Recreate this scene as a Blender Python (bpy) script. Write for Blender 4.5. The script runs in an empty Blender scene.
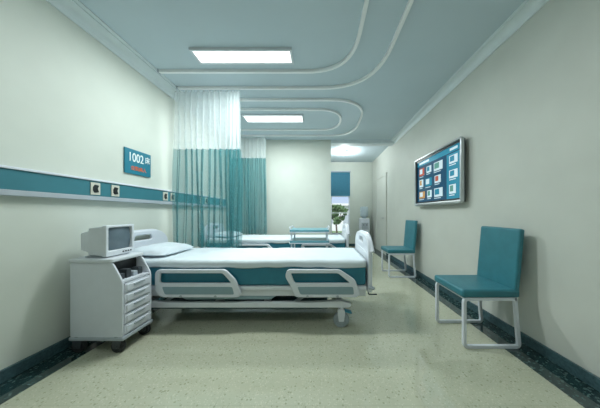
import bpy, bmesh, math, random
from mathutils import Vector, Matrix, noise
random.seed(4)
scene = bpy.context.scene
COL = scene.collection

# ------------------------------------------------------------ materials
def mat(name, color, rough=0.5, metal=0.0, var=0.06, scale=12.0, bump=0.0, bscale=60.0, coat=0.0, emit=None, estr=0.0, trans=0.0):
    m = bpy.data.materials.new(name); m.use_nodes = True
    nt = m.node_tree; N = nt.nodes; L = nt.links
    b = N['Principled BSDF']
    b.inputs['Roughness'].default_value = rough
    b.inputs['Metallic'].default_value = metal
    b.inputs['Coat Weight'].default_value = coat
    b.inputs['Transmission Weight'].default_value = trans
    tc = N.new('ShaderNodeTexCoord'); nz = N.new('ShaderNodeTexNoise')
    nz.inputs['Scale'].default_value = scale; nz.inputs['Detail'].default_value = 4
    L.new(tc.outputs['Object'], nz.inputs['Vector'])
    cr = N.new('ShaderNodeValToRGB')
    c = Vector(color)
    cr.color_ramp.elements[0].position = 0.3; cr.color_ramp.elements[1].position = 0.7
    cr.color_ramp.elements[0].color = (*[max(0, x*(1-var)) for x in c], 1)
    cr.color_ramp.elements[1].color = (*[min(1, x*(1+var)) for x in c], 1)
    L.new(nz.outputs['Fac'], cr.inputs['Fac'])
    L.new(cr.outputs['Color'], b.inputs['Base Color'])
    if bump > 0:
        n2 = N.new('ShaderNodeTexNoise'); n2.inputs['Scale'].default_value = bscale
        L.new(tc.outputs['Object'], n2.inputs['Vector'])
        bp = N.new('ShaderNodeBump'); bp.inputs['Strength'].default_value = bump; bp.inputs['Distance'].default_value = 0.01
        L.new(n2.outputs['Fac'], bp.inputs['Height']); L.new(bp.outputs['Normal'], b.inputs['Normal'])
    if emit:
        b.inputs['Emission Color'].default_value = (*emit, 1); b.inputs['Emission Strength'].default_value = estr
    return m

def floor_material():
    m = bpy.data.materials.new('terrazzo_floor'); m.use_nodes = True
    N = m.node_tree.nodes; L = m.node_tree.links; b = N['Principled BSDF']
    g = N.new('ShaderNodeNewGeometry')
    def spk(scale, th, col, prev, chan='Red'):
        v = N.new('ShaderNodeTexVoronoi'); v.inputs['Scale'].default_value = scale
        L.new(g.outputs['Position'], v.inputs['Vector'])
        s = N.new('ShaderNodeSeparateColor'); L.new(v.outputs['Color'], s.inputs['Color'])
        a = N.new('ShaderNodeMath'); a.operation = 'GREATER_THAN'; a.inputs[1].default_value = th
        L.new(s.outputs[chan], a.inputs[0])
        d = N.new('ShaderNodeMath'); d.operation = 'LESS_THAN'; d.inputs[1].default_value = 0.40
        L.new(v.outputs['Distance'], d.inputs[0])
        k = N.new('ShaderNodeMath'); k.operation = 'MULTIPLY'
        L.new(a.outputs[0], k.inputs[0]); L.new(d.outputs[0], k.inputs[1])
        mx = N.new('ShaderNodeMix'); mx.data_type = 'RGBA'
        L.new(k.outputs[0], mx.inputs['Factor']); L.new(prev, mx.inputs['A']); mx.inputs['B'].default_value = (*col, 1)
        return mx.outputs['Result']
    nz = N.new('ShaderNodeTexNoise'); nz.inputs['Scale'].default_value = 3; L.new(g.outputs['Position'], nz.inputs['Vector'])
    cr = N.new('ShaderNodeValToRGB')
    cr.color_ramp.elements[0].color = (0.49, 0.505, 0.38, 1); cr.color_ramp.elements[1].color = (0.55, 0.56, 0.43, 1)
    L.new(nz.outputs['Fac'], cr.inputs['Fac'])
    c = cr.outputs['Color']
    c = spk(80, 0.80, (0.61, 0.61, 0.48), c)
    c = spk(95, 0.82, (0.43, 0.44, 0.32), c, 'Green')
    c = spk(62, 0.95, (0.36, 0.38, 0.27), c, 'Blue')
    c = spk(110, 0.90, (0.64, 0.63, 0.52), c, 'Green')
    br = N.new('ShaderNodeTexBrick'); br.offset = 0; br.inputs['Scale'].default_value = 1
    br.inputs['Brick Width'].default_value = 0.62; br.inputs['Row Height'].default_value = 0.62
    br.inputs['Mortar Size'].default_value = 0.002
    L.new(g.outputs['Position'], br.inputs['Vector'])
    mx = N.new('ShaderNodeMix'); mx.data_type = 'RGBA'
    k = N.new('ShaderNodeMath'); k.operation = 'MULTIPLY'; k.inputs[1].default_value = 0.35
    L.new(br.outputs['Fac'], k.inputs[0]); L.new(k.outputs[0], mx.inputs['Factor'])
    L.new(c, mx.inputs['A']); mx.inputs['B'].default_value = (0.36, 0.38, 0.28, 1)
    c = mx.outputs['Result']
    sx = N.new('ShaderNodeSeparateXYZ'); L.new(g.outputs['Position'], sx.inputs[0])
    a = N.new('ShaderNodeMath'); a.operation = 'ADD'; a.inputs[1].default_value = 0.175; L.new(sx.outputs['X'], a.inputs[0])
    ab = N.new('ShaderNodeMath'); ab.operation = 'ABSOLUTE'; L.new(a.outputs[0], ab.inputs[0])
    gt = N.new('ShaderNodeMath'); gt.operation = 'GREATER_THAN'; gt.inputs[1].default_value = 1.72; L.new(ab.outputs[0], gt.inputs[0])
    v = N.new('ShaderNodeTexVoronoi'); v.inputs['Scale'].default_value = 80; L.new(g.outputs['Position'], v.inputs['Vector'])
    s = N.new('ShaderNodeSeparateColor'); L.new(v.outputs['Color'], s.inputs['Color'])
    r = N.new('ShaderNodeValToRGB'); r.color_ramp.interpolation = 'CONSTANT'
    r.color_ramp.elements[0].color = (0.012, 0.035, 0.038, 1)
    r.color_ramp.elements[1].position = 0.55; r.color_ramp.elements[1].color = (0.025, 0.062, 0.062, 1)
    e = r.color_ramp.elements.new(0.88); e.color = (0.10, 0.16, 0.15, 1)
    L.new(s.outputs['Red'], r.inputs['Fac'])
    m2 = N.new('ShaderNodeMix'); m2.data_type = 'RGBA'
    L.new(gt.outputs[0], m2.inputs['Factor']); L.new(c, m2.inputs['A']); L.new(r.outputs['Color'], m2.inputs['B'])
    L.new(m2.outputs['Result'], b.inputs['Base Color'])
    b.inputs['Roughness'].default_value = 0.06; b.inputs['Specular IOR Level'].default_value = 1.0
    return m

def cloth(name, color, transp, transl=0.4):
    m = bpy.data.materials.new(name); m.use_nodes = True
    N = m.node_tree.nodes; L = m.node_tree.links
    for n in list(N):
        if n.type != 'OUTPUT_MATERIAL': N.remove(n)
    out = [n for n in N if n.type == 'OUTPUT_MATERIAL'][0]
    tc = N.new('ShaderNodeTexCoord'); nz = N.new('ShaderNodeTexNoise'); nz.inputs['Scale'].default_value = 25
    L.new(tc.outputs['Object'], nz.inputs['Vector'])
    cr = N.new('ShaderNodeValToRGB')
    cr.color_ramp.elements[0].color = (*[x*0.88 for x in color], 1); cr.color_ramp.elements[1].color = (*[min(1, x*1.08) for x in color], 1)
    L.new(nz.outputs['Fac'], cr.inputs['Fac'])
    d = N.new('ShaderNodeBsdfDiffuse'); t = N.new('ShaderNodeBsdfTranslucent'); tr = N.new('ShaderNodeBsdfTransparent')
    L.new(cr.outputs['Color'], d.inputs['Color']); L.new(cr.outputs['Color'], t.inputs['Color'])
    m1 = N.new('ShaderNodeMixShader'); m1.inputs[0].default_value = transl
    L.new(d.outputs[0], m1.inputs[1]); L.new(t.outputs[0], m1.inputs[2])
    m2 = N.new('ShaderNodeMixShader'); m2.inputs[0].default_value = transp
    L.new(m1.outputs[0], m2.inputs[1]); L.new(tr.outputs[0], m2.inputs[2]); L.new(m2.outputs[0], out.inputs[0])
    return m

M_wall = mat('wall_paint', (0.64, 0.68, 0.62), 0.6, var=0.03, scale=3, bump=0.04, bscale=180)
M_wallr = mat('wall_paint_right', (0.62, 0.64, 0.59), 0.6, var=0.03, scale=3, bump=0.04, bscale=180)
M_ceil = mat('ceiling_paint', (0.58, 0.68, 0.74), 0.75, var=0.02, scale=2)
M_trim = mat('cornice_plaster', (0.74, 0.81, 0.84), 0.6, var=0.02)
M_floor = floor_material()
M_base = mat('teal_grey_skirting', (0.055, 0.11, 0.125), 0.25, var=0.25, scale=60)
M_white = mat('white_enamel', (0.73, 0.77, 0.84), 0.32, var=0.02)
M_track = mat('track_white', (0.92, 0.94, 0.95), 0.4, var=0.02)
M_plas = mat('white_plastic', (0.72, 0.76, 0.81), 0.4, var=0.02)
M_lgrey = mat('light_grey_plastic', (0.42, 0.47, 0.52), 0.45, var=0.03)
M_inset = mat('teal_grey_inset', (0.25, 0.36, 0.41), 0.45, var=0.03)
M_dgrey = mat('dark_grey_plastic', (0.05, 0.06, 0.07), 0.4)
M_black = mat('black_plastic', (0.012, 0.014, 0.016), 0.3)
M_rub = mat('rubber', (0.02, 0.023, 0.026), 0.6)
M_greyrub = mat('grey_rubber', (0.30, 0.35, 0.38), 0.5)
M_chrome = mat('brushed_steel', (0.50, 0.53, 0.55), 0.3, 0.8, var=0.04)
M_teal = mat('teal_mattress_vinyl', (0.025, 0.19, 0.27), 0.42, var=0.07)
M_tealc = mat('teal_leatherette', (0.035, 0.20, 0.25), 0.42, var=0.08, bump=0.15, bscale=220)
M_tealp = mat('teal_panel', (0.045, 0.20, 0.25), 0.4, var=0.04)
M_dteal = mat('dark_teal_panel', (0.02, 0.07, 0.09), 0.5, var=0.04)
M_tray = mat('pale_teal_tray', (0.10, 0.32, 0.39), 0.3, var=0.05)
M_beige = mat('pale_socket_plastic', (0.64, 0.63, 0.55), 0.4, var=0.03)
M_sheet = mat('white_bed_linen', (0.68, 0.76, 0.81), 0.8, var=0.03, scale=6, bump=0.3, bscale=9)
M_pillow = mat('pillow_linen', (0.70, 0.78, 0.84), 0.8, var=0.03, scale=6, bump=0.3, bscale=12)
M_mesh = cloth('white_curtain_mesh', (0.80, 0.87, 0.89), 0.58, 0.30)
M_curt = cloth('teal_curtain_fabric', (0.10, 0.34, 0.37), 0.46, 0.30)
M_emit = mat('light_diffuser', (0.9, 0.95, 0.95), 0.4, var=0.01, emit=(0.95, 1.0, 0.98), estr=3.0)
M_sign = mat('sign_teal', (0.02, 0.20, 0.29), 0.4, var=0.03)
M_txt = mat('white_lettering', (0.9, 0.95, 0.95), 0.5, var=0.01)
M_txty = mat('orange_red_lettering', (0.88, 0.17, 0.05), 0.5, var=0.01)
M_scr = mat('crt_glass', (0.13, 0.18, 0.22), 0.15, var=0.1)
def em(name, c, s=0.6):
    return mat(name, tuple(x*0.3 for x in c), 0.12, var=0.05, emit=c, estr=s)
M_tvbg = em('screen_navy', (0.008, 0.07, 0.14), 0.8)
M_tvblue = em('screen_blue', (0.025, 0.24, 0.36), 0.8)
M_tvwhite = em('screen_white', (0.60, 0.76, 0.82), 0.8)
M_tvred = em('screen_red', (0.45, 0.10, 0.07), 0.8)
M_tvorange = em('screen_orange', (0.50, 0.28, 0.10), 0.8)
M_tvgreen = em('screen_green', (0.10, 0.30, 0.26), 0.8)
M_blind = mat('blue_blind_fabric', (0.03, 0.17, 0.26), 0.7, var=0.05)
M_leaf = mat('leaves', (0.08, 0.15, 0.06), 0.7, var=0.5, scale=5)
M_bark = mat('bark', (0.10, 0.07, 0.05), 0.8, var=0.3)
M_grass = mat('grass', (0.12, 0.20, 0.07), 0.9, var=0.4)
M_bld = mat('white_render', (0.75, 0.77, 0.77), 0.8)
M_water = mat('water_bottle_plastic', (0.55, 0.66, 0.72), 0.1, var=0.05)
M_glass = bpy.data.materials.new('window_glass'); M_glass.use_nodes = True
_N = M_glass.node_tree.nodes; _L = M_glass.node_tree.links
_o = [n for n in _N if n.type == 'OUTPUT_MATERIAL'][0]; _N.remove(_N['Principled BSDF'])
_t = _N.new('ShaderNodeBsdfTransparent'); _g = _N.new('ShaderNodeBsdfGlossy'); _g.inputs['Roughness'].default_value = .02
_m = _N.new('ShaderNodeMixShader'); _m.inputs[0].default_value = .05
_L.new(_t.outputs[0], _m.inputs[1]); _L.new(_g.outputs[0], _m.inputs[2]); _L.new(_m.outputs[0], _o.inputs[0])

# ------------------------------------------------------------ mesh helpers
def round_poly(pts, r, n=6):
    out = []; k = len(pts)
    for i in range(k):
        p = Vector(pts[i]); a = Vector(pts[i-1]); b = Vector(pts[(i+1) % k])
        ri = r[i] if isinstance(r, (list, tuple)) else r
        if ri <= 1e-5: out.append(p); continue
        da = (a-p); db = (b-p)
        ra = min(ri, da.length*0.49); rb = min(ri, db.length*0.49)
        s = p+da.normalized()*ra; e = p+db.normalized()*rb
        for j in range(n+1):
            t = j/n; out.append(s*(1-t)**2+p*2*t*(1-t)+e*t*t)
    return out

def fillet_path(pts, r, n=6):
    pts = [Vector(p) for p in pts]; out = [pts[0]]
    for i in range(1, len(pts)-1):
        p = pts[i]; da = pts[i-1]-p; db = pts[i+1]-p
        ra = min(r, da.length*0.49, db.length*0.49)
        s = p+da.normalized()*ra; e = p+db.normalized()*ra
        for j in range(n+1):
            t = j/n; out.append(s*(1-t)**2+p*2*t*(1-t)+e*t*t)
    out.append(pts[-1]); return out

XZ = Matrix(((1,0,0,0),(0,0,-1,0),(0,1,0,0),(0,0,0,1)))
YZ = Matrix(((0,0,1,0),(1,0,0,0),(0,1,0,0),(0,0,0,1)))

class Part:
    def __init__(s): s.bm = bmesh.new()
    def box(s, lo, hi, M=None):
        lo = Vector(lo); hi = Vector(hi); c = (lo+hi)/2; d = hi-lo
        mt = Matrix.Translation(c) @ Matrix.Diagonal((abs(d.x), abs(d.y), abs(d.z), 1))
        if M is not None: mt = M @ mt
        bmesh.ops.create_cube(s.bm, size=1, matrix=mt); return s
    def cyl(s, c, r, h, axis='Z', seg=24, r2=None):
        R = {'Z': Matrix.Identity(4), 'X': Matrix.Rotation(math.pi/2, 4, 'Y'), 'Y': Matrix.Rotation(math.pi/2, 4, 'X')}[axis]
        bmesh.ops.create_cone(s.bm, cap_ends=True, segments=seg, radius1=r, radius2=r if r2 is None else r2, depth=h, matrix=Matrix.Translation(c) @ R); return s
    def tube(s, pts, r, seg=10, closed=False, sq=False):
        pts = [Vector(p) for p in pts]; n = len(pts)
        if sq: seg = 4
        rings = []; up = None
        for i in range(n):
            if closed: t = (pts[(i+1) % n]-pts[i-1])
            else: t = pts[min(i+1, n-1)]-pts[max(i-1, 0)]
            t.normalize()
            if up is None:
                up = Vector((0, 0, 1)) if abs(t.z) < 0.9 else Vector((0, 1, 0))
            up = (up-t*up.dot(t)).normalized(); sd = t.cross(up)
            ring = []
            for j in range(seg):
                a = 2*math.pi*j/seg+(math.pi/4 if sq else 0); rr = r*(1.414 if sq else 1)
                ring.append(s.bm.verts.new(pts[i]+(up*math.cos(a)+sd*math.sin(a))*rr))
            rings.append(ring)
        m = n if closed else n-1
        for i in range(m):
            A = rings[i]; B = rings[(i+1) % n]
            for j in range(seg):
                s.bm.faces.new((A[j], A[(j+1) % seg], B[(j+1) % seg], B[j]))
        if not closed:
            s.bm.faces.new(rings[0][::-1]); s.bm.faces.new(rings[-1])
        return s
    def plate(s, outlines, thick, mtx, bev=0.004):
        cu = bpy.data.curves.new('tmp', 'CURVE'); cu.dimensions = '2D'; cu.fill_mode = 'BOTH'
        cu.extrude = max(thick/2-bev, 0.0005); cu.bevel_depth = bev; cu.bevel_resolution = 2; cu.offset = -bev
        for o in outlines:
            sp = cu.splines.new('POLY'); sp.points.add(len(o)-1); sp.use_cyclic_u = True
            for i, p in enumerate(o): sp.points[i].co = (p[0], p[1], 0, 1)
        ob = bpy.data.objects.new('tmp', cu); COL.objects.link(ob)
        dg = bpy.context.evaluated_depsgraph_get(); dg.update()
        me = bpy.data.meshes.new_from_object(ob.evaluated_get(dg))
        me.transform(mtx); s.bm.from_mesh(me)
        bpy.data.objects.remove(ob); bpy.data.curves.remove(cu); bpy.data.meshes.remove(me); return s
    def lathe(s, prof, c=(0, 0, 0), axis='Z', seg=28):
        c = Vector(c); rings = []
        def P(r, h, a):
            x = r*math.cos(a); y = r*math.sin(a)
            return c+(Vector((x, y, h)) if axis == 'Z' else Vector((x, h, y)) if axis == 'Y' else Vector((h, x, y)))
        for r, h in prof:
            rings.append([s.bm.verts.new(P(max(r, 1e-4), h, 2*math.pi*j/seg)) for j in range(seg)])
        for i in range(len(prof)-1):
            for j in range(seg):
                s.bm.faces.new((rings[i][j], rings[i][(j+1) % seg], rings[i+1][(j+1) % seg], rings[i+1][j]))
        s.bm.faces.new(rings[0][::-1]); s.bm.faces.new(rings[-1]); return s
    def done(s, name, m, parent=None, bevel=0.0, smooth=True, loc=None, **props):
        bmesh.ops.recalc_face_normals(s.bm, faces=s.bm.faces)
        me = bpy.data.meshes.new(name); s.bm.to_mesh(me); s.bm.free()
        for x in (m if isinstance(m, list) else [m]): me.materials.append(x)
        ob = bpy.data.objects.new(name, me); COL.objects.link(ob)
        if parent: ob.parent = parent
        if loc: ob.location = loc
        if smooth:
            for p in me.polygons: p.use_smooth = True
            if bevel == 0:
                try: me.set_sharp_from_angle(angle=math.radians(35))
                except Exception: pass
        if bevel > 0:
            b = ob.modifiers.new('bevel', 'BEVEL'); b.width = bevel; b.segments = 3; b.limit_method = 'ANGLE'; b.angle_limit = math.radians(35)
            b.harden_normals = True
        for k, v in props.items(): ob[k] = v
        return ob

def thing(name, loc, label, category, group=None):
    e = bpy.data.objects.new(name, None); e.empty_display_size = 0.1; COL.objects.link(e); e.location = loc
    e['label'] = label; e['category'] = category
    if group: e['group'] = group
    return e

def deep_copy(ob, parent=None):
    c = ob.copy(); COL.objects.link(c)
    if parent is not None: c.parent = parent; c.matrix_parent_inverse = ob.matrix_parent_inverse.copy()
    for ch in list(ob.children): deep_copy(ch, c)
    return c

def struct(ob): ob['kind'] = 'structure'; return ob

# ------------------------------------------------------------ room
XL, XR, YB, YP, YF, H = -2.14, 1.79, -2.0, 5.0, 7.2, 2.88
struct(Part().box((XL-.12, YB-.12, -.1), (XR+.12, YF+.12, 0)).done('floor', M_floor, smooth=False))
struct(Part().box((XL-.12, YB-.12, H), (XR+.12, YF+.12, H+.1)).done('ceiling', M_ceil, smooth=False))
struct(Part().box((XL-.12, YB-.12, 0), (XL, YF+.12, H)).done('wall_left', M_wall, smooth=False))
struct(Part().box((XR, YB-.12, 0), (XR+.12, YF+.12, H)).done('wall_right', M_wallr, smooth=False))
struct(Part().box((XL, YB-.12, 0), (XR, YB, H)).done('wall_front', M_wall, smooth=False))
struct(Part().box((XL, YP, 0), (0.26, YP+.12, H)).done('wall_partition', M_wall, smooth=False))
WX0, WX1, WZ0, WZ1 = 0.36, 1.03, 0.40, 2.52
p = Part()
p.box((XL, YF, 0), (WX0, YF+.12, H)).box((WX1, YF, 0), (XR, YF+.12, H)).box((WX0, YF, 0), (WX1, YF+.12, WZ0)).box((WX0, YF, WZ1), (WX1, YF+.12, H))
struct(p.done('wall_back', M_wall, smooth=False))
struct(Part().box((0.26, YP+.02, 2.80), (XR, YP+.22, H)).done('trim_1', M_trim, smooth=False))
def cornice(name, x, sgn, y0, y1, k=1.0, step=False):
    prof = [(0, 0), (0, -.085), (.012, -.085), (.018, -.07)]
    for i in range(7):
        a = i/6*math.pi/2; prof.append((.018+.060*(1-math.cos(a)), -.07+.045*math.sin(a)))
    prof += [(.100, -.025), (.100, -.012)]
    if step: prof += [(.125, -.012), (.125, 0)]
    else: prof += [(.108, -.012), (.108, 0)]
    p = Part(); A = [p.bm.verts.new((x+sgn*u*k, y0, H+v)) for u, v in prof]; B = [p.bm.verts.new((x+sgn*u*k, y1, H+v)) for u, v in prof]
    n = len(prof)
    for i in range(n): p.bm.faces.new((A[i], A[(i+1) % n], B[(i+1) % n], B[i]))
    p.bm.faces.new(A); p.bm.faces.new(B[::-1]); struct(p.done(name, M_trim))
cornice('trim_2', XL, 1, YB, YP, 1.35, True); cornice('trim_3', XR, -1, YB, YP+.02)
BH = .085
struct(Part().box((XL, YB, 0), (XL+.018, YP, BH)).done('baseboard_left', M_base, bevel=.004))
struct(Part().box((XR-.018, YB, 0), (XR, 5.62, BH)).done('baseboard_right', M_base, bevel=.004))
struct(Part().box((XL+.018, YP-.018, 0), (.26, YP, BH)).done('baseboard_partition', M_base, bevel=.004))
struct(Part().box((.27, YF-.018, 0), (XR-.018, YF, BH)).done('baseboard_back', M_base, bevel=.004))
p = Part().plate([[(5.62, 0.002), (5.62, 2.23), (6.68, 2.23), (6.68, 0.002), (6.60, .002), (6.60, 2.15), (5.70, 2.15), (5.70, .002)]], .03, Matrix.Translation((XR-.016, 0, 0)) @ YZ, .003)
d = struct(p.done('door_1', M_wallr))
Part().box((XR-.02, 5.70, 0.005), (XR-.001, 6.60, 2.15)).done('door_leaf', M_wallr, d, bevel=.003)
Part().tube(fillet_path([(XR-.02, 5.78, 1.0), (XR-.07, 5.78, 1.0), (XR-.07, 5.90, 1.0)], .02), .009).done('door_handle', M_chrome, d)
# window
o1 = [(WX0, WZ0), (WX1, WZ0), (WX1, WZ1), (WX0, WZ1)]
h1 = [(WX0+.045, WZ0+.05), (WX1-.045, WZ0+.05), (WX1-.045, 1.12), (WX0+.045, 1.12)]
h2 = [(WX0+.045, 1.155), (WX1-.045, 1.155), (WX1-.045, WZ1-.05), (WX0+.045, WZ1-.05)]
w = struct(Part().plate([o1, h1, h2], .06, Matrix.Translation((0, 7.24, 0)) @ XZ, .004).done('window_1', M_plas))
Part().box((WX0+.045, 7.237, WZ0+.05), (WX1-.045, 7.243, WZ1-.05)).done('window_glass', M_glass, w, smooth=False)
struct(Part().box((WX0-.03, 7.15, WZ0-.035), (WX1+.03, 7.199, WZ0-.002)).done('trim_4', M_plas, bevel=.004))
bl = thing('roller_blind', (0.695, 7.17, 2.55), 'blue roller blind pulled partly down over the narrow window', 'blind')
Part().cyl((0, 0, 0), .025, .70, 'X').done('roller', M_lgrey, bl)
p = Part()
for i in range(14):
    z0 = -.02-i*.058; p.box((-.33, -.006 if i % 2 else -.003, z0-.058), (.33, .004 if i % 2 else .007, z0))
p.done('blind_fabric', M_blind, bl)
Part().box((-.335, -.012, -.86), (.335, .012, -.832)).done('bottom_bar', M_lgrey, bl, bevel=.004)

# outside
g = Part().box((-8, 7.6, -.6), (14, 40, -.5)).done('ground', M_grass, smooth=False); g['kind'] = 'structure'
b = thing('building', (1.5, 19, -.5), 'plain white rendered building seen outside the window', 'building')
Part().box((-5, 0, 0), (6, 4, 2.3)).done('facade', M_bld, b)
Part().box((-5.2, -.2, 2.3), (6.2, 4.2, 2.5)).done('roof', M_bld, b)
for i in range(2):
    Part().box((-1.2+i*1.8, -.02, .7), (-.3+i*1.8, .05, 1.5)).done('window_pane', M_lgrey, b)
t = thing('tree', (.95, 12.2, -.5), 'small leafy green tree standing on the lawn outside', 'tree')
Part().tube([(0, 0, 0), (.03, 0, .5), (-.02, 0, 1.1), (.03, 0, 1.8)], .05).tube([(0, 0, 1.0), (.2, 0, 1.4), (.3, .1, 1.7)], .025).tube([(0, 0, .9), (-.2, .1, 1.3)], .025).done('trunk', M_bark, t)
p = Part()
for i in range(30):
    a = random.random()*6.28; r = random.random()*.6
    c = Vector((r*math.cos(a), r*math.sin(a)*.7, 1.10+random.random()*.9))
    q = bmesh.ops.create_icosphere(p.bm, subdivisions=3, radius=.09+random.random()*.08, matrix=Matrix.Translation(c))
    for v in q['verts']: v.co += (v.co-c).normalized()*noise.noise(v.co*14)*.12
p.done('foliage', M_leaf, t, kind='stuff')
sd = bpy.data.lights.new('sun', 'SUN'); sd.energy = 4.0; sd.angle = .02
so = bpy.data.objects.new('sun', sd); COL.objects.link(so); so.rotation_euler = (math.radians(42), 0, math.radians(-25)); so.location = (0, 10, 12)

# ------------------------------------------------------------ ceiling lights
LC = (0.92, 1.0, 0.985)
def panel_light(cx, cy, lx, ly, label, energy):
    e = thing('ceiling_light', (cx, cy, H), label, 'ceiling light', 'recessed ceiling light panels')
    hx, hy, fr = lx/2, ly/2, .025
    o = [(-hx-fr, -hy-fr), (hx+fr, -hy-fr), (hx+fr, hy+fr), (-hx-fr, hy+fr)]; h = [(-hx, -hy), (hx, -hy), (hx, hy), (-hx, hy)]
    Part().plate([o, h], .028, Matrix.Translation((0, 0, -.0155)), .003).done('frame', M_plas, e)
    Part().box((-hx, -hy, -.022), (hx, hy, -.004)).done('diffuser', M_emit, e, smooth=False)
    ld = bpy.data.lights.new('panel_lamp', 'AREA'); ld.shape = 'RECTANGLE'; ld.size = lx*.96; ld.size_y = ly*.9
    ld.energy = energy; ld.color = LC
    lo = bpy.data.objects.new('lamp', ld); COL.objects.link(lo); lo.parent = e; lo.location = (0, 0, -.035)
panel_light(-.84, 2.315, 1.03, .17, 'long glowing rectangular ceiling light panel above the bed by the cabinet', 37)
panel_light(-.84, 3.84, 1.03, .25, 'long glowing rectangular ceiling light panel above the bed by the trolley', 40)
panel_light(-.2, 0.3, 1.5, .4, 'wide added fill light panel, out of view, near the bed tracks', 8)  # added fill panel outside the view, brightens the near end of the room
e = thing('ceiling_dome_light', (.70, 5.95, H), 'small round glowing dome light on the passage ceiling', 'ceiling light')
Part().lathe([(.12, -.001), (.135, -.004), (.135, -.02), (.12, -.022)], seg=32).done('base', M_plas, e)
prof = [(.115*math.cos(a*math.pi/16), -.022-.06*math.sin(a*math.pi/16)) for a in range(9)]
Part().lathe(prof, seg=32).done('diffuser', M_emit, e)
ld = bpy.data.lights.new('dome_lamp', 'POINT'); ld.energy = 36; ld.color = LC; ld.shadow_soft_size = .06
lo = bpy.data.objects.new('lamp', ld); COL.objects.link(lo); lo.parent = e; lo.location = (0, 0, -.20)

# ------------------------------------------------------------ curtain tracks
def track(y0, y1, xmax, r, label):
    e = thing('curtain_track', (XL, (y0+y1)/2, H), label, 'curtain track', 'white curved ceiling curtain tracks')
    h = (y1-y0)/2
    pts = fillet_path([(0.175, -h, -.018), (xmax-XL, -h, -.018), (xmax-XL, h, -.018), (0.175, h, -.018)], r, 12)
    Part().tube(pts, .017, sq=True).done('rail', M_track, e, bevel=.003)
    for s in (-h, h): Part().box((.172, s-.025, -.038), (.185, s+.025, -.001)).done('end_bracket', M_lgrey, e)
track(.70, 2.56, .38, .55, 'white inner curved ceiling track over the bed by the cabinet')
track(.45, 2.90, .74, .75, 'white outer curved ceiling track over the bed by the cabinet')
track(3.50, 4.36, .38, .42, 'white inner curved ceiling track over the bed by the trolley')
track(3.20, 4.68, .74, .60, 'white outer curved ceiling track over the bed by the trolley')

# ------------------------------------------------------------ curtains
def curtain(y, x0, x1, nf, zb, zs, label, seed):
    e = thing('privacy_curtain', ((x0+x1)/2, y, H), label, 'curtain', 'pleated bed privacy curtains')
    w = x1-x0; n = nf*16; rnd = random.Random(seed)
    ph = [rnd.uniform(-1.1, 1.1) for _ in range(nf+2)]; am = [rnd.uniform(.5, 1.2) for _ in range(nf+2)]
    cw = [rnd.uniform(.5, 1.5) for _ in range(nf)]; tot = sum(cw); acc = [0]
    for c in cw: acc.append(acc[-1]+c/tot)
    def surf(z, hem=0.0):
        row = []
        for i in range(n+1):
            k = i/n*nf; j = min(int(k), nf-1); f = k-j
            u = acc[j]*(1-f)+acc[j+1]*f
            a = am[j]*(1-f)+am[j+1]*f; pp = ph[j]*(1-f)+ph[j+1]*f
            dn = min(1, (H-z)/1.2)
            yy = .042*a*math.sin(2*math.pi*k+pp*(.3+.7*dn))+.010*dn*math.sin(3.1*k+z*2.5)
            xx = -w/2+w*u+.018*math.sin(4*math.pi*k+pp)+.022*dn*math.sin(1.3*k+seed+z*1.3)
            row.append((xx, yy*(.6+.35*dn), z-H+hem*(.012*math.sin(2.2*k)+.010*math.sin(2*math.pi*k))))
        return row
    def sheet(z0, z1, steps, name, m, hem):
        p = Part(); prev = None
        for s in range(steps+1):
            z = z0+(z1-z0)*s/steps; r = [p.bm.verts.new(c) for c in surf(z, hem*s/steps)]
            if prev:
                for i in range(n): p.bm.faces.new((prev[i], prev[i+1], r[i+1], r[i]))
            prev = r
        p.done(name, m, e)
    sheet(H-.060, zs, 10, 'mesh_top', M_mesh, 0)
    sheet(zs, zb, 16, 'fabric_panel', M_curt, 1)
    for i in range(nf*2):
        x = -w/2+w*(i+.5)/(nf*2); Part().tube([(x, 0, -.0375), (x+.004, .0, -.050), (x, 0, -.066)], .004, 6).done('curtain_hook', M_white, e)
curtain(2.91, -2.0, -1.12, 12, .66, 2.02, 'sheer teal curtain with white mesh top beside the cabinet bed', 3)
curtain(4.68, -1.97, -1.20, 9, .66, 2.36, 'sheer teal curtain with white mesh top near the partition wall', 8)

# ------------------------------------------------------------ casters
def caster(parent, x, y, r, top, wm, hubm=M_plas, wname='wheel', pedal=False):
    p = Part()
    p.cyl((x, y, (top+2*r+.02)/2+.002), .016, max(top-2*r-.02, .02)+.004, seg=14)
    out = round_poly([(x-.03, r-.015), (x+.022, r-.015), (x+.035, 2*r+.01), (x+.012, 2*r+.03), (x-.025, 2*r+.03), (x-.042, 2*r)], .012, 3)
    for s in (-1, 1): p.plate([out], .006, Matrix.Translation((0, y+s*.021, 0)) @ XZ, .001)
    p.box((x-.028, y-.02, 2*r+.018), (x+.018, y+.02, 2*r+.028))
    p.cyl((x-.004, y, r), .009, .056, 'Y', 14)
    c = p.done('caster', hubm, parent)
    prof = [(.012, -.016), (r*.62, -.013), (r*.68, -.017), (r*.93, -.016), (r, -.009), (r, .009), (r*.93, .016), (r*.68, .017), (r*.62, .013), (.012, .016)]
    Part().lathe(prof, (x-.004, y, r), 'Y').done(wname, wm, c)
    if pedal:
        Part().plate([round_poly([(x+.03, 2*r), (x+.10, 2*r-.015), (x+.10, 2*r), (x+.03, 2*r+.02)], .006, 3)], .05, Matrix.Translation((0, y, 0)) @ XZ, .002).done('brake_pedal', M_teal, c)
    return c

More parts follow.
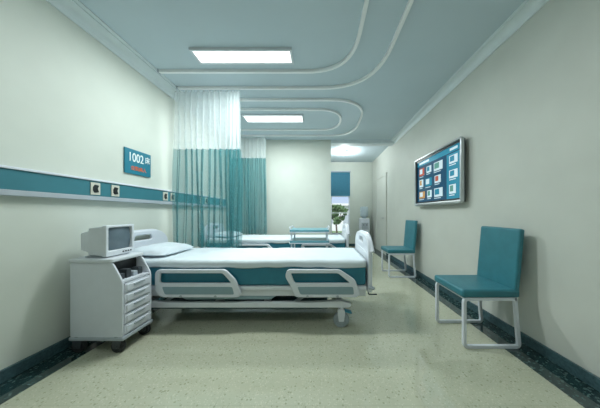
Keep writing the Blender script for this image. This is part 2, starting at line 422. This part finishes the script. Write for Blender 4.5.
# ------------------------------------------------------------ hospital bed
bed = thing('hospital_bed', (-.80, 2.45, 0), 'white hospital bed with teal mattress and white rails beside the cabinet', 'bed', 'white hospital beds with teal mattresses')
HW = .37
Part().box((-1.23, -HW, .415), (1.26, HW, .655)).done('mattress', M_teal, bed, bevel=.03)
Part().box((-1.24, -HW-.005, .375), (1.26, HW+.005, .413)).done('mattress_platform', M_white, bed, bevel=.006)
p = Part(); prof = []
for z in (.600, .615, .635): prof.append((-HW-.010, z))
for i in range(5):
    a = i/4*math.pi/2; prof.append((-HW+.022-.032*math.cos(a), .640+.026*math.sin(a)))
for i in range(1, 14): prof.append((-HW+.022+(2*HW-.044)*i/14, .666))
prof += [(-a, b) for a, b in reversed(prof[:8])]
rows = []; NX = 70
for i in range(NX+1):
    x = -1.235+2.49*i/NX
    row = []
    for j, (y, z) in enumerate(prof):
        dz = .006*noise.noise(Vector((x*2.2, y*5, 1)))+.004*noise.noise(Vector((x*7, y*9, 5)))
        if z < .61: dz *= 2.2
        dz = max(dz, -.004) if z > .65 else dz
        row.append(p.bm.verts.new((x, y*(1+.006*noise.noise(Vector((x*6, 3, z*8)))), z+dz)))
    rows.append(row)
for i in range(NX):
    for j in range(len(prof)-1): p.bm.faces.new((rows[i][j], rows[i+1][j], rows[i+1][j+1], rows[i][j+1]))
sh = p.done('bed_sheet', M_sheet, bed); sm = sh.modifiers.new('s', 'SOLIDIFY'); sm.thickness = .005; sm.offset = 1
def board(xc, top, name, th, bow):
    out = round_poly([(-.38, .34), (.38, .34), (.40, top-.12), (.26, top), (-.26, top), (-.40, top-.12)], [.05, .05, .10, .14, .14, .10], 8)
    hole = round_poly([(-.13, top-.105), (.13, top-.105), (.11, top-.05), (-.11, top-.05)], .022, 5)
    b = Part().plate([out, hole], th, Matrix.Translation((xc, 0, 0)) @ YZ, .012).done(name, M_white, bed)
    ins = round_poly([(-.29, .46), (.29, .46), (.30, top-.17), (-.30, top-.17)], .05, 6)
    Part().plate([ins], th+.008, Matrix.Translation((xc, 0, 0)) @ YZ, .003).done('inset_panel', M_plas, b)
    arch = [Vector((xc+bow*.02, u, v)) for u, v in round_poly([(-.40, top-.16), (-.26, top-.005), (.26, top-.005), (.40, top-.16)], [0, .14, .14, 0], 8)]
    Part().tube(arch, .018).done('top_grip', M_white, b)
    for s in (-1, 1): Part().lathe([(.018, -.012), (.03, -.010), (.032, 0), (.03, .010), (.018, .012)], (xc+bow*.01, s*.39, .40)).done('bumper', M_lgrey, b)
board(1.295, .915, 'footboard', .044, 1); board(-1.268, .93, 'headboard', .034, -1)
p = Part()
for s in (-1, 1): p.box((-1.22, s*.325-.02, .305), (1.26, s*.325+.02, .374))
for x in (-1.15, -.4, .35, 1.1): p.box((x-.025, -.31, .325), (x+.025, .31, .365))
p.done('upper_frame', M_plas, bed, bevel=.006)
p = Part()
for s in (-1, 1):
    p.plate([round_poly([(-1.12, .195), (1.10, .195), (1.12, .235), (1.0, .268), (.72, .250), (-.72, .250), (-1.0, .268), (-1.12, .235)], .03, 4)], .045, Matrix.Translation((0, s*.345, 0)) @ XZ, .008)
for x in (-1.0, -.25, .25, 1.0): p.box((x-.025, -.33, .200), (x+.025, .33, .240))
p.done('base_frame', M_plas, bed)
for x0, x1 in ((-.80, -.62), (.55, .73)):
    p = Part()
    for s in (-1, 1):
        p.plate([round_poly([(x0-.03, .22), (x0+.03, .22), (x1+.03, .35), (x1-.03, .35)], .012, 3)], .014, Matrix.Translation((0, s*.27, 0)) @ XZ, .002)
    p.cyl(((x0+x1)/2, 0, .285), .018, .54, 'Y')
    p.done('lift_arm', M_lgrey, bed)
Part().tube([(-.7, 0, .285), (.64, 0, .285)], .026).done('lift_rod', M_lgrey, bed)
Part().box((-.20, -.10, .24), (.15, .10, .312)).done('actuator_motor', M_dgrey, bed, bevel=.012)
Part().box((-.92, -.315, .160), (.88, .315, .198)).done('base_cover', M_dteal, bed, bevel=.012)
for s in (-1, 1):
    Part().plate([round_poly([(-.55, .268), (.30, .268), (.36, .303), (-.61, .303)], .012, 3)], .012, Matrix.Translation((0, s*.335, 0)) @ XZ, .003).done('side_skirt', M_inset, bed)
for x in (-1.0, 1.015):
    for s in (-1, 1): caster(bed, x, s*.355, .078, .215, M_greyrub, pedal=True)
def rail(x0, x1, s, flip):
    zt, zb = .590, .318
    if not flip:
        out = [(x0, zb+.06), (x0, zt-.03), (x0+.03, zt), (x1-.16, zt), (x1-.06, zt-.10), (x1, zb+.03), (x1-.03, zb), (x0+.06, zb)]
        h1 = [(x0+.045, zb+.140), (x1-.10, zb+.140), (x1-.185, zt-.038), (x0+.045, zt-.038)]
        ins = [(x0+.10, zb+.030), (x1-.07, zb+.030), (x1-.09, zb+.105), (x0+.07, zb+.105)]
    else:
        out = [(x0+.10, zb), (x0+.06, zb+.10), (x0, zt-.07), (x0+.02, zt), (x1-.20, zt), (x1-.05, zt-.10), (x1, zb+.04), (x1-.03, zb)]
        h1 = [(x0+.095, zb+.140), (x1-.10, zb+.140), (x1-.215, zt-.038), (x0+.055, zt-.038)]
        ins = [(x0+.15, zb+.030), (x1-.06, zb+.030), (x1-.07, zb+.105), (x0+.12, zb+.105)]
    y = s*.405; L = x1-x0
    r = Part().plate([round_poly(out, .030, 4), round_poly(h1, .018, 4)], .028, Matrix.Translation((0, y, 0)) @ XZ, .008).done('side_rail', M_white, bed)
    Part().plate([round_poly(ins, .018, 4)], .031, Matrix.Translation((0, y, 0)) @ XZ, .002).done('inset_panel', M_inset, r)
    for x in (x0+L*.3, x0+L*.7):
        ya, yb = sorted((s*.345, s*.395))
        Part().box((x-.025, ya, .33), (x+.025, yb, .372)).cyl((x, s*.409, .330), .012, .036, 'Y', 16).done('rail_hinge', M_lgrey, r, bevel=.002)
for s in (-1, 1):
    rail(-.80, .04, s, False); rail(.46, 1.19, s, True)
for y in (-.12, .12):
    Part().tube(fillet_path([(1.14, y, .29), (1.33, y, .29), (1.34, y, .235), (1.43, y, .235)], .012, 3), .008).done('crank_handle', M_dgrey, bed)
bed2 = deep_copy(bed); bed2.location = (-.80, 4.14, 0)
bed2['label'] = 'white hospital bed with teal mattress standing behind the instrument trolley'

# pillows
def pillow_part():
    p = Part(); n = 26; T = []; B = []
    for i in range(n+1):
        for j in range(n+1):
            u = -1+2*i/n; v = -1+2*j/n
            t = (max(0, 1-u**4)**.55)*(max(0, 1-v**4)**.55)
            x = u*.20*(1-.07*v*v+.03*u*u*v*v); y = v*.28*(1-.07*u*u+.03*u*u*v*v)
            nz = .012*noise.noise(Vector((u*2.5, v*2.5, 2)))
            T.append(p.bm.verts.new((x, y, .035+.062*t+nz*t)))
            B.append(p.bm.verts.new((x, y, .035-.035*t)) if 0 < i < n and 0 < j < n else T[-1])
    I = lambda i, j: i*(n+1)+j
    for i in range(n):
        for j in range(n):
            p.bm.faces.new((T[I(i, j)], T[I(i+1, j)], T[I(i+1, j+1)], T[I(i, j+1)]))
            q = (B[I(i, j)], B[I(i, j+1)], B[I(i+1, j+1)], B[I(i+1, j)])
            if len(set(q)) == 4:
                try: p.bm.faces.new(q)
                except ValueError: pass
    return p
pl = pillow_part().done('pillow', M_pillow)
pl.location = (-1.81, 2.43, .676); pl.rotation_euler = (0, math.radians(3), 0)
pl['label'] = 'soft white pillow on the bed beside the cabinet'; pl['category'] = 'pillow'; pl['group'] = 'white bed pillows'
pl2 = pl.copy(); COL.objects.link(pl2); pl2.location = (-1.81, 4.14, .676); pl2['label'] = 'soft white pillow on the bed behind the trolley'

# ------------------------------------------------------------ bedside medical cabinet
CX, CY = -1.81, 1.845
cab = thing('medical_cabinet', (CX, CY, 0), 'white rolling cabinet with five drawers and open top bin', 'cabinet')
hx, hy = .212, .148
p = Part()
side = round_poly([(-hx, .135), (-hx+.02, .115), (hx-.03, .115), (hx, .135), (hx, .58), (hx-.085, .735), (-hx, .735)], [.01, .02, .02, .01, .04, .03, .02], 5)
for s in (-1, 1): p.plate([side], .016, Matrix.Translation((0, s*(hy-.009), 0)) @ XZ, .004)
p.box((-hx, -hy+.016, .115), (-hx+.015, hy-.016, .735))
p.box((-hx+.014, -hy+.016, .115), (hx-.01, hy-.016, .14))
p.box((-hx+.014, -hy+.016, .565), (hx-.006, hy-.016, .58))
p.done('body', M_white, cab)
Part().box((-hx+.016, -hy+.0175, .582), (hx-.13, hy-.0175, .734)).done('bin_back', M_black, cab)
Part().box((-hx-.006, -hy-.008, .103), (hx+.014, hy+.008, .133)).done('base_plinth', M_lgrey, cab, bevel=.010)
out = round_poly([(-hx-.01, -hy-.012), (hx-.075, -hy-.012), (hx-.075, hy+.012), (-hx-.01, hy+.012)], .03, 6)
Part().plate([out], .03, Matrix.Translation((0, 0, .750)), .008).done('worktop', M_plas, cab)
for i in range(5):
    z0 = .142+i*.0845; z1 = z0+.078
    dr = Part().box((hx-.06, -hy+.020, z0), (hx+.002, hy-.020, z1)).plate([round_poly([(-hy+.034, z0+.012), (hy-.034, z0+.012), (hy-.034, z1-.012), (-hy+.034, z1-.012)], .010, 3)], .014, Matrix.Translation((hx+.004, 0, 0)) @ YZ, .004).done('drawer', M_white, cab)
    Part().plate([round_poly([(-.055, z0+.046), (.055, z0+.046), (.055, z0+.062), (-.055, z0+.062)], .008, 4)], .012, Matrix.Translation((hx+.013, 0, 0)) @ YZ, .003).done('handle', M_lgrey, dr)
for yy, hh_ in ((-.085, .05), (-.025, .075), (.04, .04), (.09, .062)):
    Part().box((hx-.125, yy-.022, .5805), (hx-.055, yy+.022, .5805+hh_)).done('bin_insert', M_dgrey if hh_ > .045 else M_lgrey, cab, bevel=.006)
for x in (-.155, .165):
    for s in (-1, 1): caster(cab, x, s*.125, .052, .115, M_rub, M_dgrey)

# monitor
mon = thing('patient_monitor', (-1.865, 1.845, .766), 'boxy off-white tube monitor with grey-blue screen standing on the cabinet', 'monitor')
def loft(p, secs):
    rings = []
    for x, yw, z0, z1, r in secs:
        pts = round_poly([(-yw, z0), (yw, z0), (yw, z1), (-yw, z1)], r, 3)
        rings.append([p.bm.verts.new((x, a.x, a.y)) for a in pts])
    for A, B in zip(rings, rings[1:]):
        n = len(A)
        for i in range(n): p.bm.faces.new((A[i], A[(i+1) % n], B[(i+1) % n], B[i]))
    p.bm.faces.new(rings[0][::-1]); p.bm.faces.new(rings[-1])
p = Part(); loft(p, [(-.155, .070, .060, .195, .012), (-.150, .076, .055, .202, .012), (-.05, .096, .036, .228, .012), (-.046, .112, .022, .246, .012), (.085, .122, .014, .260, .010)])
p.done('casing', M_plas, mon)
o = round_poly([(-.13, .008), (.13, .008), (.13, .268), (-.13, .268)], .012, 4); h = round_poly([(-.108, .055), (.108, .055), (.108, .248), (-.108, .248)], .012, 4)
Part().plate([o, h], .035, Matrix.Translation((.100, 0, 0)) @ YZ, .005).done('bezel', M_plas, mon)
p = Part(); n = 12; g_ = []
for i in range(n+1):
    for j in range(n+1):
        u = -1+2*i/n; v = -1+2*j/n; g_.append(p.bm.verts.new((.112-.012*(u*u+v*v), u*.110, .1515+v*.099)))
for i in range(n):
    for j in range(n): p.bm.faces.new((g_[i*(n+1)+j], g_[(i+1)*(n+1)+j], g_[(i+1)*(n+1)+j+1], g_[i*(n+1)+j+1]))
p.done('screen', M_scr, mon)
for i in range(4): Part().cyl((.119, .02+i*.024, .032), .006, .008, 'X', 14).done('button', M_dgrey, mon)
Part().box((-.09, -.10, 0), (.10, .10, .012)).box((-.07, -.08, .010), (.07, .08, .03)).done('base', M_lgrey, mon, bevel=.003)

# ------------------------------------------------------------ instrument trolley
tr = thing('instrument_trolley', (-.16, 3.36, 0), 'white two-tier trolley with teal trays standing between the two beds', 'trolley')
tw, td = .27, .19
p = Part()
for x in (-tw, tw):
    for y in (-td, td): p.tube([(x, y, .11), (x, y, .87)], .013)
for y in (-td, td): p.tube([(-tw, y, .13), (tw, y, .13)], .009)
for x in (-tw, tw):
    p.tube([(x, -td, .13), (x, td, .13)], .009)
    p.tube(fillet_path([(x, -td, .87), (x*1.12, -td, .92), (x*1.12, td, .92), (x, td, .87)], .03, 4), .009)
p.done('frame', M_white, tr)
for z in (.865, .70):
    o = round_poly([(-tw-.03, -td-.03), (tw+.03, -td-.03), (tw+.03, td+.03), (-tw-.03, td+.03)], .04, 5)
    o2 = round_poly([(-tw-.035, -td-.035), (tw+.035, -td-.035), (tw+.035, td+.035), (-tw-.035, td+.035)], .04, 5)
    y_ = Part().plate([o], .040, Matrix.Translation((0, 0, z)), .008).done('tray', M_tray, tr)
    Part().plate([o2], .014, Matrix.Translation((0, 0, z-.018)), .004).done('tray_rim', M_white, y_)
for x in (-tw, tw):
    for y in (-td, td): caster(tr, x, y, .042, .115, M_rub, M_lgrey)

# ------------------------------------------------------------ headwall service rail
rl = thing('bedhead_service_rail', (XL, 2.8, 1.35), 'long teal and white medical service rail mounted along the wall', 'medical rail')
y0, y1 = -2.0, 1.92
Part().box((.001, y0, -.055), (.045, y1, .085)).done('channel_panel', M_tealp, rl, bevel=.003)
Part().box((.001, y0, .085), (.058, y1, .103)).done('top_trim', M_white, rl, bevel=.004)
Part().box((.001, y0, -.095), (.052, y1, -.055)).done('bottom_trim', M_lgrey, rl, bevel=.004)
Part().box((.001, y1, -.095), (.058, y1+.015, .103)).done('end_cap', M_white, rl, bevel=.003)
for yy in (1.955, 2.145, 2.84, 2.98, 3.70, 3.86, 4.45):
    y = yy-2.8
    s = Part().box((.045, y-.042, -.044), (.053, y+.042, .070)).done('socket_plate', M_beige, rl, bevel=.003)
    Part().plate([round_poly([(y-.024, .026), (y-.010, .050), (y+.024, .044), (y+.012, .014), (y+.024, -.018), (y-.010, -.026), (y-.024, -.006)], .006, 3)], .008, Matrix.Translation((.056, 0, 0)) @ YZ, .001).done('socket_fitting', M_black, s)

# ------------------------------------------------------------ bed number sign
sg = thing('bed_number_sign', (XL, 2.46, 1.72), 'small teal blue bed number plate on the wall reading 1002', 'sign')
Part().box((.001, -.175, -.14), (.018, .175, .14)).done('number_plate', M_sign, sg, bevel=.003)
def text(body, size, y, z, x, m, parent, name, sx=1.0):
    cu = bpy.data.curves.new('t', 'FONT'); cu.body = body; cu.size = size; cu.extrude = .0015; cu.align_x = 'CENTER'; cu.align_y = 'CENTER'; cu.offset = size*.004
    ob = bpy.data.objects.new('t', cu); COL.objects.link(ob)
    dg = bpy.context.evaluated_depsgraph_get(); dg.update()
    me = bpy.data.meshes.new_from_object(ob.evaluated_get(dg)); bpy.data.objects.remove(ob)
    mt = Matrix(((0, 0, 1, x), (sx, 0, 0, y), (0, 1, 0, z), (0, 0, 0, 1)))
    me.transform(mt); me.materials.clear(); me.materials.append(m)
    o = bpy.data.objects.new(name, me); COL.objects.link(o); o.parent = parent; return o
text('1002', .140, -.037, .045, .0195, M_txt, sg, 'number_lettering', .74)
text('床', .088, .122, .050, .0195, M_txt, sg, 'bed_character', .85)
text('住院病人', .052, .0, -.075, .0195, M_txty, sg, 'caption_lettering')

# ------------------------------------------------------------ television
tv = thing('wall_television', (XR, 3.135, 1.66), 'flat television in grey frame showing blue picture menu on the wall', 'television')
hw, hh = .625, .405
o = round_poly([(-hw, -hh), (hw, -hh), (hw, hh), (-hw, hh)], .045, 6); h = round_poly([(-hw+.032, -hh+.045), (hw-.032, -hh+.045), (hw-.032, hh-.032), (-hw+.032, hh-.032)], .004, 2)
Part().plate([o, h], .045, Matrix.Translation((-.0815, 0, 0)) @ YZ, .011).done('bezel', M_chrome, tv)
h3 = [(-hw+.055, -hh+.067), (hw-.055, -hh+.067), (hw-.055, hh-.055), (-hw+.055, hh-.055)]
h4 = [(-hw+.028, -hh+.040), (hw-.028, -hh+.040), (hw-.028, hh-.028), (-hw+.028, hh-.028)]
Part().plate([h4, h3], .02, Matrix.Translation((-.074, 0, 0)) @ YZ, .001).done('inner_bezel', M_black, tv)
Part().box((-.060, -hw+.02, -hh+.02), (-.035, hw-.02, hh-.02)).box((-.036, -.35, -.25), (-.02, .35, .25)).done('back_casing', M_dgrey, tv, bevel=.005)
Part().box((-.021, -.2, -.15), (-.001, .2, .15)).done('wall_bracket', M_black, tv)
mats = [M_tvbg, M_tvblue, M_tvwhite, M_tvred, M_tvorange, M_tvgreen]
p = Part()
def q(u0, v0, u1, v1, mi, dx):
    W, Hh = 2*(hw-.050), 2*hh-.105
    Y = lambda u: (hw-.050)-u*W
    Z = lambda v: -hh+.058+v*Hh
    x = -.066-dx*.0006
    vs = [p.bm.verts.new((x, Y(a), Z(b))) for a, b in ((u0, v0), (u1, v0), (u1, v1), (u0, v1))]
    f = p.bm.faces.new(vs); f.material_index = mi
q(0, 0, 1, 1, 0, 0)
q(.74, .0, 1, .86, 1, 1); q(.0, .88, 1, 1, 1, 1)
q(.06, .915, .34, .965, 2, 2); q(.80, .915, .94, .96, 2, 2)
tiles = [(.06, .64, .15, .18, 3, 2), (.27, .66, .13, .15, 2, 1), (.46, .64, .20, .18, 2, 5), (.79, .67, .15, .15, 2, 1),
         (.06, .37, .12, .18, 2, 4), (.24, .36, .17, .18, 1, 2), (.48, .38, .14, .16, 2, 3), (.79, .40, .15, .15, 2, 1),
         (.06, .10, .17, .16, 4, 2), (.29, .10, .12, .16, 2, 5), (.47, .09, .19, .18, 2, 1), (.79, .11, .12, .17, 2, 5)]
for u, v, tw_, th_, a, b_ in tiles:
    q(u, v, u+tw_, v+th_, a, 2); q(u+.015, v+th_*.25, u+tw_*.62, v+th_*.90, b_, 3)
    q(u, v-.035, u+tw_*.8, v-.020, 2, 2)
p.done('screen', mats, tv, smooth=False)

# ------------------------------------------------------------ chairs
ch = thing('visitor_chair', (1.45, 1.975, 0), 'teal leatherette chair with white sled legs by the wall', 'chair', 'teal visitor chairs along the wall')
Part().box((-.26, -.225, .425), (.225, .225, .495)).done('seat', M_tealc, ch, bevel=.022)
Rm = Matrix.Translation((.20, 0, .46)) @ Matrix.Rotation(math.radians(5), 4, 'Y')
Part().box((-.022, -.22, 0), (.024, .22, .545), Rm).done('backrest', M_tealc, ch, bevel=.018)
for s in (-1, 1):
    y = s*.205
    pts = fillet_path([(.19, y, .43), (.225, y, .013), (-.235, y, .013), (-.235, y, .414), (.20, y, .414)], .03, 5)
    Part().tube(pts, .013, sq=True).done('leg', M_white, ch, bevel=.002)
for x in (-.225, .15): Part().box((x, -.2, .402), (x+.025, .2, .424)).done('crossbar', M_white, ch, bevel=.002)
c2 = deep_copy(ch); c2.location = (1.45, 3.90, 0); c2['label'] = 'teal leatherette chair with white sled legs near the television'

# ------------------------------------------------------------ water dispenser in passage
wd = thing('water_dispenser', (1.46, 6.95, 0), 'white water dispenser with bottle on top against the passage wall', 'water dispenser')
Part().box((-.15, -.15, .02), (.15, .15, .96)).done('body', M_white, wd, bevel=.02)
Part().box((-.11, -.155, .60), (.11, -.149, .82)).done('tap_recess', M_lgrey, wd, bevel=.002)
for x in (-.05, .05): Part().cyl((x, -.17, .76), .012, .04, 'Y', 12).cyl((x, -.185, .745), .009, .03, 'Z', 12).done('tap', M_dgrey, wd)
Part().lathe([(.05, .955), (.06, .99), (.12, 1.03), (.13, 1.06), (.125, 1.14), (.13, 1.16), (.13, 1.30), (.12, 1.34), (.05, 1.355)]).done('water_bottle', M_water, wd)
for x in (-.12, .12):
    for y in (-.12, .12): Part().cyl((x, y, .0105), .015, .021, seg=12).done('foot', M_dgrey, wd)

# ------------------------------------------------------------ world, camera
w = bpy.data.worlds.new('sky'); scene.world = w; w.use_nodes = True
N = w.node_tree.nodes; L = w.node_tree.links
sky = N.new('ShaderNodeTexSky'); sky.sky_type = 'HOSEK_WILKIE'; sky.turbidity = 6
sky.sun_direction = Vector((.3, -.5, .7)).normalized()
L.new(sky.outputs[0], N['Background'].inputs['Color']); N['Background'].inputs['Strength'].default_value = 4.5

cam = bpy.data.cameras.new('camera'); co = bpy.data.objects.new('camera', cam); COL.objects.link(co)
co.location = (0, 0, 1.137); co.rotation_euler = (math.radians(90), 0, 0)
cam.sensor_width = 36; cam.lens = 12.6; cam.shift_x = -20/600; cam.shift_y = 9/600; cam.clip_start = .05
scene.camera = co
scene.view_settings.view_transform = 'Standard'
scene.view_settings.look = 'None'
